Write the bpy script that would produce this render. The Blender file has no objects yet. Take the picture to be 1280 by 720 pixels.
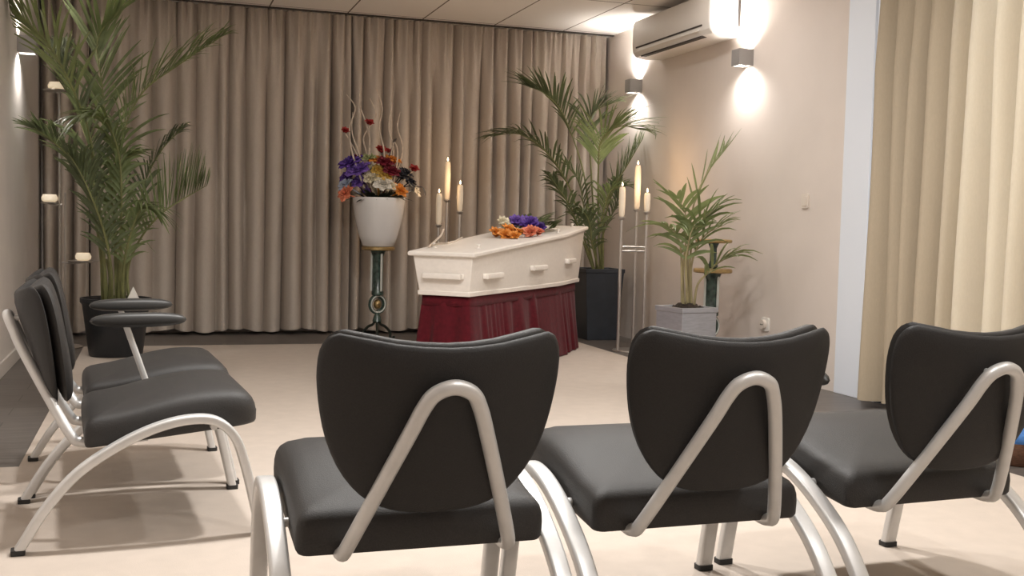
import bpy, bmesh, math, random
from mathutils import Vector as V, Matrix
random.seed(11)
sc = bpy.context.scene
COL = sc.collection
PI = math.pi

# ------------------------------------------------------------------ camera
CF, CYAW, CPIT, CROLL, CH = 1359.81, 0.31775, -0.05997, 0.0242, 0.92
cf = V((math.sin(CYAW)*math.cos(CPIT), math.cos(CYAW)*math.cos(CPIT), math.sin(CPIT)))
cr = V((math.cos(CYAW), -math.sin(CYAW), 0)); cu = cr.cross(cf)
c_, s_ = math.cos(CROLL), math.sin(CROLL)
cr, cu = c_*cr + s_*cu, -s_*cr + c_*cu
cam = bpy.data.cameras.new('camera'); cam.sensor_width = 36; cam.lens = CF/1280*36
cam.clip_start = .02
co = bpy.data.objects.new('camera', cam); COL.objects.link(co)
m = Matrix.Identity(4)
for i in range(3):
    m[i][0] = cr[i]; m[i][1] = cu[i]; m[i][2] = -cf[i]
m[0][3], m[1][3], m[2][3] = 0, 0, CH
co.matrix_world = m
sc.camera = co

def at(x, y, Y):
    """point of the room at depth Y (metres along the room) seen along a line of sight"""
    d = cr*((x-640)/CF) + cu*(-(y-360)/CF) + cf
    return V((0, 0, CH)) + d*(Y/d.y)

# ------------------------------------------------------------------ materials
def mat(name, col, rough=.6, metal=0., noise=None, bump=None, spec=None, emit=None, sheen=0, trans=0, mixcol=None, coat=0):
    mt = bpy.data.materials.new(name); mt.use_nodes = True
    nt = mt.node_tree; b = nt.nodes['Principled BSDF']
    b.inputs['Base Color'].default_value = (*col, 1)
    b.inputs['Roughness'].default_value = rough
    b.inputs['Metallic'].default_value = metal
    if spec is not None: b.inputs['Specular IOR Level'].default_value = spec
    if sheen: b.inputs['Sheen Weight'].default_value = sheen
    if coat: b.inputs['Coat Weight'].default_value = coat
    if trans: b.inputs['Transmission Weight'].default_value = trans
    if emit:
        b.inputs['Emission Color'].default_value = (*emit[0], 1); b.inputs['Emission Strength'].default_value = emit[1]
    tc = nt.nodes.new('ShaderNodeTexCoord')
    if noise:
        n = nt.nodes.new('ShaderNodeTexNoise'); n.inputs['Scale'].default_value = noise[0]; n.inputs['Detail'].default_value = 5
        mp = nt.nodes.new('ShaderNodeMapping')
        if len(noise) > 2: mp.inputs['Scale'].default_value = noise[2]
        nt.links.new(tc.outputs['Object'], mp.inputs[0]); nt.links.new(mp.outputs[0], n.inputs['Vector'])
        cr_ = nt.nodes.new('ShaderNodeValToRGB')
        a = noise[1]
        c2 = mixcol or tuple(min(1, c*(1+a)) for c in col)
        c1 = tuple(c*(1-a) for c in col)
        cr_.color_ramp.elements[0].color = (*c1, 1); cr_.color_ramp.elements[1].color = (*c2, 1)
        cr_.color_ramp.elements[0].position = .3; cr_.color_ramp.elements[1].position = .7
        nt.links.new(n.outputs['Fac'], cr_.inputs[0]); nt.links.new(cr_.outputs[0], b.inputs['Base Color'])
    if bump:
        n2 = nt.nodes.new('ShaderNodeTexNoise'); n2.inputs['Scale'].default_value = bump[0]; n2.inputs['Detail'].default_value = 4
        nt.links.new(tc.outputs['Object'], n2.inputs['Vector'])
        bp = nt.nodes.new('ShaderNodeBump'); bp.inputs['Strength'].default_value = bump[1]; bp.inputs['Distance'].default_value = .003
        nt.links.new(n2.outputs['Fac'], bp.inputs['Height']); nt.links.new(bp.outputs[0], b.inputs['Normal'])
    return mt

def cloth_mat(name, col, translucent=.0, tcol=None, rough=.9):
    mt = mat(name, col, rough, 0, (160, .035, (1, 1, .3)), (300, .15), .2)
    if translucent:
        nt = mt.node_tree; out = nt.nodes['Material Output']; b = nt.nodes['Principled BSDF']
        t = nt.nodes.new('ShaderNodeBsdfTranslucent'); t.inputs[0].default_value = (*(tcol or col), 1)
        mx = nt.nodes.new('ShaderNodeMixShader'); mx.inputs[0].default_value = translucent
        nt.links.new(b.outputs[0], mx.inputs[1]); nt.links.new(t.outputs[0], mx.inputs[2]); nt.links.new(mx.outputs[0], out.inputs[0])
    return mt

def ceiling_mat():
    mt = mat('ceiling_tiles', (.72, .66, .60), .95, 0, None, (90, .5))
    nt = mt.node_tree; b = nt.nodes['Principled BSDF']
    g = nt.nodes.new('ShaderNodeNewGeometry'); sp = nt.nodes.new('ShaderNodeSeparateXYZ'); nt.links.new(g.outputs['Position'], sp.inputs[0])
    def line(sock, off, pitch, w):
        a = nt.nodes.new('ShaderNodeMath'); a.operation = 'SUBTRACT'; a.inputs[1].default_value = off; nt.links.new(sock, a.inputs[0])
        p = nt.nodes.new('ShaderNodeMath'); p.operation = 'PINGPONG'; p.inputs[1].default_value = pitch/2; nt.links.new(a.outputs[0], p.inputs[0])
        l = nt.nodes.new('ShaderNodeMath'); l.operation = 'LESS_THAN'; l.inputs[1].default_value = w; nt.links.new(p.outputs[0], l.inputs[0])
        return l.outputs[0]
    mx = nt.nodes.new('ShaderNodeMath'); mx.operation = 'MAXIMUM'
    nt.links.new(line(sp.outputs[0], 1.424, .6, .006), mx.inputs[0]); nt.links.new(line(sp.outputs[1], 7.35, 1.2, .006), mx.inputs[1])
    mc = nt.nodes.new('ShaderNodeMix'); mc.data_type = 'RGBA'
    mc.inputs['A'].default_value = (.90, .86, .82, 1); mc.inputs['B'].default_value = (.16, .13, .11, 1)
    nt.links.new(mx.outputs[0], mc.inputs['Factor']); nt.links.new(mc.outputs['Result'], b.inputs['Base Color'])
    return mt

def floor_mat():
    mt = mat('dark_plank_floor', (.075, .064, .057), .42)
    nt = mt.node_tree; b = nt.nodes['Principled BSDF']
    tc = nt.nodes.new('ShaderNodeTexCoord')
    br = nt.nodes.new('ShaderNodeTexBrick'); br.inputs['Scale'].default_value = 1
    br.inputs['Brick Width'].default_value = 1.25; br.inputs['Row Height'].default_value = .19; br.inputs['Mortar Size'].default_value = .002
    br.inputs['Color1'].default_value = (.135, .117, .104, 1); br.inputs['Color2'].default_value = (.11, .095, .085, 1); br.inputs['Mortar'].default_value = (.03, .026, .022, 1)
    nt.links.new(tc.outputs['Object'], br.inputs['Vector'])
    n = nt.nodes.new('ShaderNodeTexNoise'); n.inputs['Scale'].default_value = 7; n.inputs['Detail'].default_value = 8
    mp = nt.nodes.new('ShaderNodeMapping'); mp.inputs['Scale'].default_value = (.7, 9, 1)
    nt.links.new(tc.outputs['Object'], mp.inputs[0]); nt.links.new(mp.outputs[0], n.inputs['Vector'])
    mc = nt.nodes.new('ShaderNodeMix'); mc.data_type = 'RGBA'; mc.blend_type = 'OVERLAY'; mc.inputs['Factor'].default_value = .6
    nt.links.new(br.outputs['Color'], mc.inputs['A']); nt.links.new(n.outputs['Fac'], mc.inputs['B']); nt.links.new(mc.outputs['Result'], b.inputs['Base Color'])
    return mt

M = {}
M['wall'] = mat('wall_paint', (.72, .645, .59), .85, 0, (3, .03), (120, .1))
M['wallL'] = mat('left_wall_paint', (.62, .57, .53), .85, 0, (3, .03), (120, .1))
M['ceil'] = ceiling_mat()
M['floor'] = floor_mat()
M['rug'] = mat('beige_carpet', (.54, .465, .40), .85, 0, (14, .035), (300, .2))
M['white'] = mat('white_trim_daylight_tint', (.80, .85, .93), .45)  # bluish cast of daylight on the white trim, put into its colour
M['skirting'] = mat('skirting_paint', (.62, .57, .52), .5)
M['acw'] = mat('aircon_plastic', (.78, .74, .69), .4)
M['dark'] = mat('dark_slot', (.05, .04, .035), .6)
M['curtain'] = cloth_mat('taupe_curtain', (.56, .49, .425))
M['curtainR'] = cloth_mat('cream_curtain', (.47, .395, .295), .14, (.84, .73, .55))
M['chair'] = mat('charcoal_fabric', (.028, .026, .025), .55, 0, (320, .18), (420, .35), .45)
M['chairback'] = mat('charcoal_shell', (.020, .0185, .018), .6, 0, (320, .15), (420, .3), .4)
M['tube'] = mat('silver_tube', (.70, .695, .685), .42, .45, (25, .05))
M['cap'] = mat('black_rubber', (.02, .02, .02), .6)
M['armpad'] = mat('black_armrest', (.035, .034, .033), .42)
M['coffin'] = mat('white_coffin_paint', (.84, .785, .725), .5, 0, (9, .03, (1, 6, 6)))
M['red'] = mat('dark_red_velvet', (.085, .0045, .010), .85, 0, (40, .2), (200, .3), .2, None, .08)
M['vase'] = mat('white_ceramic', (.80, .78, .77), .18, 0, None, None, .5, None, 0, 0, None, .6)
M['green'] = mat('green_marble', (.045, .075, .062), .22, 0, (28, .6), None, .6)
M['brass'] = mat('aged_brass', (.50, .36, .17), .35, .85, (40, .2))
M['iron'] = mat('dark_iron', (.05, .06, .05), .4, .6)
M['pewter'] = mat('light_marble', (.62, .64, .60), .3)
M['silver'] = mat('candle_stand_silver', (.62, .59, .56), .3, .85)
M['wax'] = mat('candle_wax', (.86, .76, .62), .45, 0, None, None, .4, ((1, .72, .42), .05))
M['flame'] = mat('flame', (1, .8, .5), .5, 0, None, None, None, ((1, .75, .45), 4))
M['blackpot'] = mat('black_planter', (.018, .02, .024), .45)
M['bluepot'] = mat('anthracite_planter', (.030, .036, .046), .4, 0, (12, .15))
M['greypot'] = mat('grey_metal_planter', (.42, .425, .46), .32, .35, (18, .1, (1, 1, 6)))
M['soil'] = mat('soil', (.035, .024, .017), .95, 0, (60, .6), (80, 1.))
M['stem'] = mat('palm_stem', (.20, .21, .085), .55, 0, (22, .25, (1, 1, .2)))
M['stemL'] = mat('pale_palm_stem', (.36, .31, .17), .55, 0, (22, .3, (1, 1, .2)))
def leafmat(n, c):
    mt = mat(n, c, .42, 0, (9, .35))
    nt = mt.node_tree; out = nt.nodes['Material Output']; b = nt.nodes['Principled BSDF']
    t = nt.nodes.new('ShaderNodeBsdfTranslucent'); t.inputs[0].default_value = (c[0]*1.5, c[1]*1.5, c[2], 1)
    mx = nt.nodes.new('ShaderNodeMixShader'); mx.inputs[0].default_value = .25
    nt.links.new(b.outputs[0], mx.inputs[1]); nt.links.new(t.outputs[0], mx.inputs[2]); nt.links.new(mx.outputs[0], out.inputs[0])
    return mt
M['leafA'] = leafmat('palm_leaf', (.180, .225, .105))
M['leafB'] = leafmat('dark_palm_leaf', (.128, .158, .088))
M['leafC'] = leafmat('young_palm_leaf', (.205, .245, .115))
M['sconce'] = mat('grey_sconce_metal', (.34, .325, .315), .5, .3)
M['lampglass'] = mat('lamp_lens', (1, 1, 1), .4, 0, None, None, None, ((1, .93, .84), 14))
M['plastic'] = mat('beige_plastic', (.72, .65, .58), .4)
M['whiteplastic'] = mat('white_plastic', (.80, .78, .74), .4)
M['paper'] = mat('white_paper', (.85, .83, .78), .7)
M['twig'] = mat('bleached_twig', (.62, .52, .42), .8, 0, (40, .2))
M['basket'] = mat('brown_basket', (.12, .055, .03), .7, 0, (60, .4, (1, 1, 5)), (90, .6))
M['blue'] = mat('blue_cloth', (.05, .16, .42), .8, 0, (40, .2))
for n, c in dict(purple=(.105, .045, .30), violet=(.19, .10, .42), orange=(.72, .26, .04), salmon=(.72, .22, .12), cream=(.74, .66, .48), yellow=(.66, .42, .09), darkred=(.17, .008, .022), redf=(.36, .02, .02), blackf=(.03, .032, .045), whitef=(.72, .68, .60), palegreen=(.42, .46, .22), lilac=(.45, .50, .62)).items():
    M[n] = mat('petal_'+n, c, .55, 0, (70, .22))
M['foliage'] = leafmat('bouquet_leaf', (.085, .105, .045))
M['foliageD'] = leafmat('dark_bouquet_leaf', (.035, .045, .035))
M['gasket'] = mat('window_frame_paint', (.75, .77, .78), .4)
def glass():
    mt = bpy.data.materials.new('window_glass'); mt.use_nodes = True; nt = mt.node_tree; nt.nodes.clear()
    o = nt.nodes.new('ShaderNodeOutputMaterial'); t = nt.nodes.new('ShaderNodeBsdfTransparent'); g = nt.nodes.new('ShaderNodeBsdfGlossy'); g.inputs['Roughness'].default_value = .02
    fr = nt.nodes.new('ShaderNodeFresnel'); mx = nt.nodes.new('ShaderNodeMixShader')
    nt.links.new(fr.outputs[0], mx.inputs[0]); nt.links.new(t.outputs[0], mx.inputs[1]); nt.links.new(g.outputs[0], mx.inputs[2]); nt.links.new(mx.outputs[0], o.inputs[0])
    return mt
M['glass'] = glass()
M['cupglass'] = mat('tealight_glass', (.95, .90, .80), .15, 0, None, None, .5, ((1, .78, .5), .22))

# ------------------------------------------------------------------ mesh builder
class MB:
    def __init__(s): s.v = []; s.f = []
    def add(s, verts, faces):
        o = len(s.v); s.v += [tuple(p) for p in verts]; s.f += [tuple(i+o for i in f) for f in faces]
    def box(s, lo, hi, mtx=None):
        x0, y0, z0 = lo; x1, y1, z1 = hi
        p = [V(q) for q in ((x0,y0,z0),(x1,y0,z0),(x1,y1,z0),(x0,y1,z0),(x0,y0,z1),(x1,y0,z1),(x1,y1,z1),(x0,y1,z1))]
        if mtx: p = [mtx @ q for q in p]
        s.add(p, [(0,3,2,1),(4,5,6,7),(0,1,5,4),(1,2,6,5),(2,3,7,6),(3,0,4,7)]); return s
    def sweep(s, path, prof, up=None, caps=True, scale=None):
        """sweep a closed 2D profile [(a,b)...] along path; b axis follows 'up' when given"""
        P = [V(p) for p in path]; n = len(P); k = len(prof)
        T = [(P[min(i+1, n-1)]-P[max(i-1, 0)]).normalized() for i in range(n)]
        if up is None:
            u = V((0, 0, 1)) if abs(T[0].z) < .9 else V((1, 0, 0))
        else: u = V(up)
        vs = []
        A = None
        for i in range(n):
            if up is None:
                if A is None: A = T[i].cross(u).normalized()
                else: A = (A - T[i]*A.dot(T[i])).normalized()
                B = A.cross(T[i]).normalized()
            else:
                A = V(up).normalized(); A = (A-T[i]*A.dot(T[i])).normalized(); B = T[i].cross(A).normalized()
            f = scale[i] if scale else 1
            for a, b in prof: vs.append(P[i]+A*a*f+B*b*f)
        fs = []
        for i in range(n-1):
            for j in range(k):
                fs.append((i*k+j, i*k+(j+1) % k, (i+1)*k+(j+1) % k, (i+1)*k+j))
        if caps:
            fs.append(tuple(range(k-1, -1, -1))); fs.append(tuple((n-1)*k+j for j in range(k)))
        s.add(vs, fs); return s
    def tube(s, path, r, k=8, scale=None):
        return s.sweep(path, [(r*math.cos(2*PI*j/k), r*math.sin(2*PI*j/k)) for j in range(k)], None, True, scale)
    def lathe(s, prof, c=(0, 0, 0), k=24, closed=True):
        vs = []; n = len(prof)
        for r, z in prof:
            for j in range(k):
                a = 2*PI*j/k; vs.append((c[0]+r*math.cos(a), c[1]+r*math.sin(a), c[2]+z))
        fs = [(i*k+j, i*k+(j+1) % k, (i+1)*k+(j+1) % k, (i+1)*k+j) for i in range(n-1) for j in range(k)]
        if closed:
            fs.append(tuple(range(k-1, -1, -1))); fs.append(tuple((n-1)*k+j for j in range(k)))
        s.add(vs, fs); return s
    def grid(s, fn, nu, nv):
        vs = [fn(i/(nu-1), j/(nv-1)) for j in range(nv) for i in range(nu)]
        s.add(vs, [(j*nu+i, j*nu+i+1, (j+1)*nu+i+1, (j+1)*nu+i) for j in range(nv-1) for i in range(nu-1)]); return s
    def torus(s, c, ax, R, r, k=28, q=8):
        ax = V(ax).normalized(); a = ax.orthogonal().normalized(); b = ax.cross(a)
        vs = []
        for i in range(k):
            d = a*math.cos(2*PI*i/k)+b*math.sin(2*PI*i/k)
            for j in range(q):
                vs.append(V(c)+d*(R+r*math.cos(2*PI*j/q))+ax*r*math.sin(2*PI*j/q))
        s.add(vs, [(i*q+j, ((i+1) % k)*q+j, ((i+1) % k)*q+(j+1) % q, i*q+(j+1) % q) for i in range(k) for j in range(q)]); return s
    def ball(s, c, rx, ry=None, rz=None, k=14, n=9):
        ry = ry or rx; rz = rz or rx
        vs = [(c[0], c[1], c[2]-rz)]
        for i in range(1, n):
            t = -PI/2+PI*i/n
            for j in range(k):
                a = 2*PI*j/k; vs.append((c[0]+rx*math.cos(t)*math.cos(a), c[1]+ry*math.cos(t)*math.sin(a), c[2]+rz*math.sin(t)))
        vs.append((c[0], c[1], c[2]+rz)); L = len(vs)-1
        fs = [(0, 1+(j+1) % k, 1+j) for j in range(k)]
        fs += [(1+i*k+j, 1+i*k+(j+1) % k, 1+(i+1)*k+(j+1) % k, 1+(i+1)*k+j) for i in range(n-2) for j in range(k)]
        fs += [(L, 1+(n-2)*k+j, 1+(n-2)*k+(j+1) % k) for j in range(k)]
        s.add(vs, fs); return s
    def loft(s, rings, caps=True):
        k = len(rings[0]); vs = [p for r in rings for p in r]; n = len(rings)
        fs = [(i*k+j, i*k+(j+1) % k, (i+1)*k+(j+1) % k, (i+1)*k+j) for i in range(n-1) for j in range(k)]
        if caps: fs += [tuple(range(k-1, -1, -1)), tuple((n-1)*k+j for j in range(k))]
        s.add(vs, fs); return s
    def build(s, name, m, parent=None, smooth=True, bevel=0, angle=40, loc=None, normals=True):
        me = bpy.data.meshes.new(name); me.from_pydata([tuple(p) for p in s.v], [], s.f)
        if normals:
            bm = bmesh.new(); bm.from_mesh(me); bmesh.ops.recalc_face_normals(bm, faces=bm.faces); bm.to_mesh(me); bm.free()
        me.materials.append(m)
        o = bpy.data.objects.new(name, me); COL.objects.link(o)
        if smooth:
            for p in me.polygons: p.use_smooth = True
            try: me.set_sharp_from_angle(angle=math.radians(angle))
            except Exception: pass
        if bevel:
            b = o.modifiers.new('bevel', 'BEVEL'); b.width = bevel; b.segments = 3; b.limit_method = 'ANGLE'; b.angle_limit = math.radians(35)
        if parent: o.parent = parent
        if loc is not None: o.location = loc
        return o

def spline(pts, n=8):
    P = [V(p) for p in pts]; out = []
    for i in range(len(P)-1):
        p0 = P[i-1] if i else P[0]*2-P[1]; p1, p2 = P[i], P[i+1]; p3 = P[i+2] if i+2 < len(P) else P[-1]*2-P[-2]
        for j in range(n):
            t = j/n
            out.append(.5*((2*p1)+(p2-p0)*t+(2*p0-5*p1+4*p2-p3)*t*t+(3*p1-p0-3*p2+p3)*t**3))
    out.append(P[-1]); return out

def rrect(w, h, r, k=4):
    out = []
    for cx, cy, a0 in ((w/2-r, h/2-r, 0), (-w/2+r, h/2-r, 90), (-w/2+r, -h/2+r, 180), (w/2-r, -h/2+r, 270)):
        for i in range(k):
            a = math.radians(a0+90*i/(k-1)); out.append((cx+r*math.cos(a), cy+r*math.sin(a)))
    return out

def tag(o, label=None, cat=None, group=None, kind=None):
    if label: o['label'] = label
    if cat: o['category'] = cat
    if group: o['group'] = group
    if kind: o['kind'] = kind
    return o
def thing(name, label, cat, loc=(0, 0, 0), rz=0, group=None):
    o = bpy.data.objects.new(name, None); COL.objects.link(o); o.location = loc; o.rotation_euler = (0, 0, rz); o.empty_display_size = .1
    return tag(o, label, cat, group)
def struct(o): o['kind'] = 'structure'; return o
def dup(root, loc, rz, label, skip=()):
    r = root.copy(); COL.objects.link(r); r.location = loc; r.rotation_euler = (0, 0, rz); r['label'] = label
    for ch in list(root.children):
        if ch.name.split('.')[0] in skip: continue
        c = ch.copy(); COL.objects.link(c); c.parent = r
        for g in list(ch.children):
            d = g.copy(); COL.objects.link(d); d.parent = c
    return r

# ------------------------------------------------------------------ the room
XL, XR, YB, YN, H = -.811, 3.686, 8.86, -1.6, 2.525
WY0, WY1 = 1.2, 5.03          # window opening in the right wall
struct(MB().box((XL-.1, YN-.1, -.1), (XR+.35, YB+.1, 0)).build('floor', M['floor'], smooth=False))
struct(MB().box((XL-.1, YN-.1, H), (XR+.35, YB+.1, H+.1)).build('ceiling', M['ceil'], smooth=False))
struct(MB().box((XL-.1, YB, 0), (XR+.35, YB+.1, H)).build('wall_back', M['wall'], smooth=False))
struct(MB().box((XL-.1, YN-.1, 0), (XR+.35, YN, H)).build('wall_near', M['wall'], smooth=False))
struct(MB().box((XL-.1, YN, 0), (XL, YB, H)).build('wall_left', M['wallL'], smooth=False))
w = MB()
w.box((XR, WY1+.24, 0), (XR+.25, YB, H)); w.box((XR, YN, 0), (XR+.25, WY0-.1, H)); w.box((XR, WY0-.1, 2.42), (XR+.25, WY1+.24, H))
struct(w.build('wall_right', M['wall'], smooth=False))
# white window post and frame, added panel behind the curtain, glass
f = MB(); f.box((XR-.012, WY1, 0), (XR+.25, WY1+.24, 2.42)); f.box((XR-.012, WY0-.1, 0), (XR+.25, WY0, 2.42))
f.box((XR, 4.22, 0), (XR+.25, WY1, 2.42)); f.box((XR, WY0, 0), (XR+.25, WY1, .10)); f.box((XR, WY0, 2.34), (XR+.25, WY1, 2.42))  # first box: unseen solid panel, added to dim the curtain's far-end backlight
wf = struct(f.build('window_1', M['white'], smooth=False, bevel=.004))
g = MB(); g.box((XR+.16, WY0, .10), (XR+.166, WY1, 2.34)); g.build('window_pane', M['glass'], wf, smooth=False)
g = MB()
for yy in (2.2, 3.2): g.box((XR+.13, yy-.03, .10), (XR+.20, yy+.03, 2.34))
g.build('window_mullion', M['white'], wf, smooth=False)
struct(MB().box((XL, YN, 0), (XL+.014, YB-.25, .085)).build('baseboard_left', M['skirting'], smooth=False, bevel=.004))
rugo = MB(); rp = [(-.76, -.9), (3.13, -.9), (3.13, 7.92), (-.46, 7.92), (-.46, 4.2), (-.76, 4.2)]
rugo.add([(x, y, z) for z in (0, .006) for x, y in rp], [tuple(range(5, -1, -1)), tuple(range(6, 12))]+[(i, (i+1) % 6, 6+(i+1) % 6, 6+i) for i in range(6)])
tag(rugo.build('carpet', M['rug'], smooth=False), 'large plain beige carpet laid over the dark plank floor', 'carpet')
# ceiling edge strip above curtain
struct(MB().box((XL, 8.60, H-.010), (XR, 8.63, H)).build('trim_1', M['dark'], smooth=False))

# ------------------------------------------------------------------ curtains
def pleat(seed, pitch, amp, po=1.25):
    rnd = random.Random(seed); xs = [0]
    while xs[-1] < 6: xs.append(xs[-1]+pitch*rnd.uniform(.6, 1.45))
    am = [amp*rnd.uniform(.55, 1.2) for _ in xs]; ph = [rnd.uniform(0, 6.28) for _ in xs]; dr = [rnd.uniform(-.02, .02) for _ in xs]
    def fn(t, h):
        i = 0
        while i+2 < len(xs) and xs[i+1] < t: i += 1
        s = (t-xs[i])/(xs[i+1]-xs[i])
        # one fold: a round lobe and a narrow valley
        v = math.sin(PI*s)
        v = 1-(1-abs(v))**po
        fade = .35+.65*min(1, h*3.2)
        small = .2*amp*math.sin(t*95+ph[i])*(1-min(1, h*4))
        return am[i]*(v-.5)*fade*(1+.18*math.sin(h*5+ph[i]))+small
    return fn
def curtain(name, a, b, z0, z1, axis, pos, seed, pitch, amp, m, label, group, sign=-1, sway=.012, po=1.2):
    fn = pleat(seed, pitch, amp, po); L = b-a; nu = int(L/.011)
    def p(s, t):
        h = 1-t; x = a+L*s
        d = pos+sign*fn(L*s, h)
        x2 = x+sway*math.sin(x*9+h*2.3)*h*(s*(1-s)*4)**.5
        zz = z0+(z1-z0)*t + (.012*math.sin(x*13)*(1-t)**6 if t < .2 else 0)
        return (x2, d, zz) if axis == 'x' else (d, x2, zz)
    mb = MB().grid(p, nu, 30)
    o = mb.build(name, m, normals=False, angle=80)
    tag(o, label, 'curtain', group)
    return o
c1 = curtain('curtain', XL+.02, -.47, .035, H-.004, 'x', 8.70, 3, .11, .14, M['curtain'], 'narrow left end panel of the taupe back curtain beside the left wall', 'taupe curtains along the back wall')
c2 = curtain('curtain', -.46, 1.47, .030, H-.004, 'x', 8.69, 5, .12, .14, M['curtain'], 'wide taupe back curtain panel between the tall left palm and the white vase', 'taupe curtains along the back wall')
c3 = curtain('curtain', 1.48, XR-.03, .026, H-.004, 'x', 8.70, 8, .12, .14, M['curtain'], 'wide taupe back curtain panel behind the white coffin', 'taupe curtains along the back wall')
c4 = curtain('curtain', 1.0, 4.84, .05, H-.02, 'y', 3.575, 23, .125, .13, M['curtainR'], 'cream pleated curtain hanging before the bright window on the right', 'window curtains', -1, .006, 1.15)

# ------------------------------------------------------------------ chairs
def pillow(mb, outline, surf, tf, tb, rings=(1, .97, .9, .75, .5, .2), p=2.6):
    """closed cushion from a 2D outline: surf(a,b)->(point, normal); front/back thickness"""
    n = len(outline); ca = sum(q[0] for q in outline)/n; cb = sum(q[1] for q in outline)/n
    vs = []; fr = []
    def ring(s, off):
        o = len(vs)
        for a, b in outline:
            pt, nr = surf(ca+(a-ca)*s, cb+(b-cb)*s); vs.append(pt+nr*off)
        return o
    prof = lambda s: (max(0, 1-s**p))**(1/2.2)
    seq = [ring(s, tf*prof(s)) for s in reversed(rings[1:])]
    seq.append(ring(1, 0))
    seq += [ring(s, -tb*prof(s)) for s in rings[1:]]
    fs = []
    for i in range(len(seq)-1):
        for j in range(n):
            fs.append((seq[i]+j, seq[i]+(j+1) % n, seq[i+1]+(j+1) % n, seq[i+1]+j))
    pt, nr = surf(ca, cb); vs.append(pt+nr*tf); c0 = len(vs)-1; vs.append(pt-nr*tb); c1 = len(vs)-1
    for j in range(n):
        fs.append((c0, seq[0]+(j+1) % n, seq[0]+j)); fs.append((c1, seq[-1]+j, seq[-1]+(j+1) % n))
    mb.add(vs, fs); return mb

def back_outline(grow=1.0, top=.745):
    half = [(.0, .362), (.045, .364), (.087, .371), (.127, .388), (.161, .418), (.190, .46), (.211, .51), (.223, .56), (.230, .61), (.2315, .645), (.228, .679), (.216, .702), (.197, .711)]
    half = [(a*grow, .56+(z-.56)*(1+(grow-1)*.6)) for a, z in half]
    q = [(a, z, 0) for a, z in half]
    right = [(p.x, p.y) for p in spline(q, 2)]
    tops = [(.15, .703), (.10, .694), (.05, .689), (0, .687), (-.05, .689), (-.10, .694), (-.15, .703)]
    tops = [(a*grow, z+(grow-1)*.1) for a, z in tops]
    left = [(-a, z) for a, z in reversed(right)][:-1]
    return right+tops+left
def back_surf(off):
    def f(a, z):
        t = (z-.372)/.373
        u = -.075 - .108*t - .014*t*t + 1.35*a*a*(.35+.65*t) + off
        nr = V((-2.7*a*(.35+.65*t), 1, .38)).normalized()
        return V((a, u, z)), nr
    return f
def seat_surf(a, u):
    return None
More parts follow.
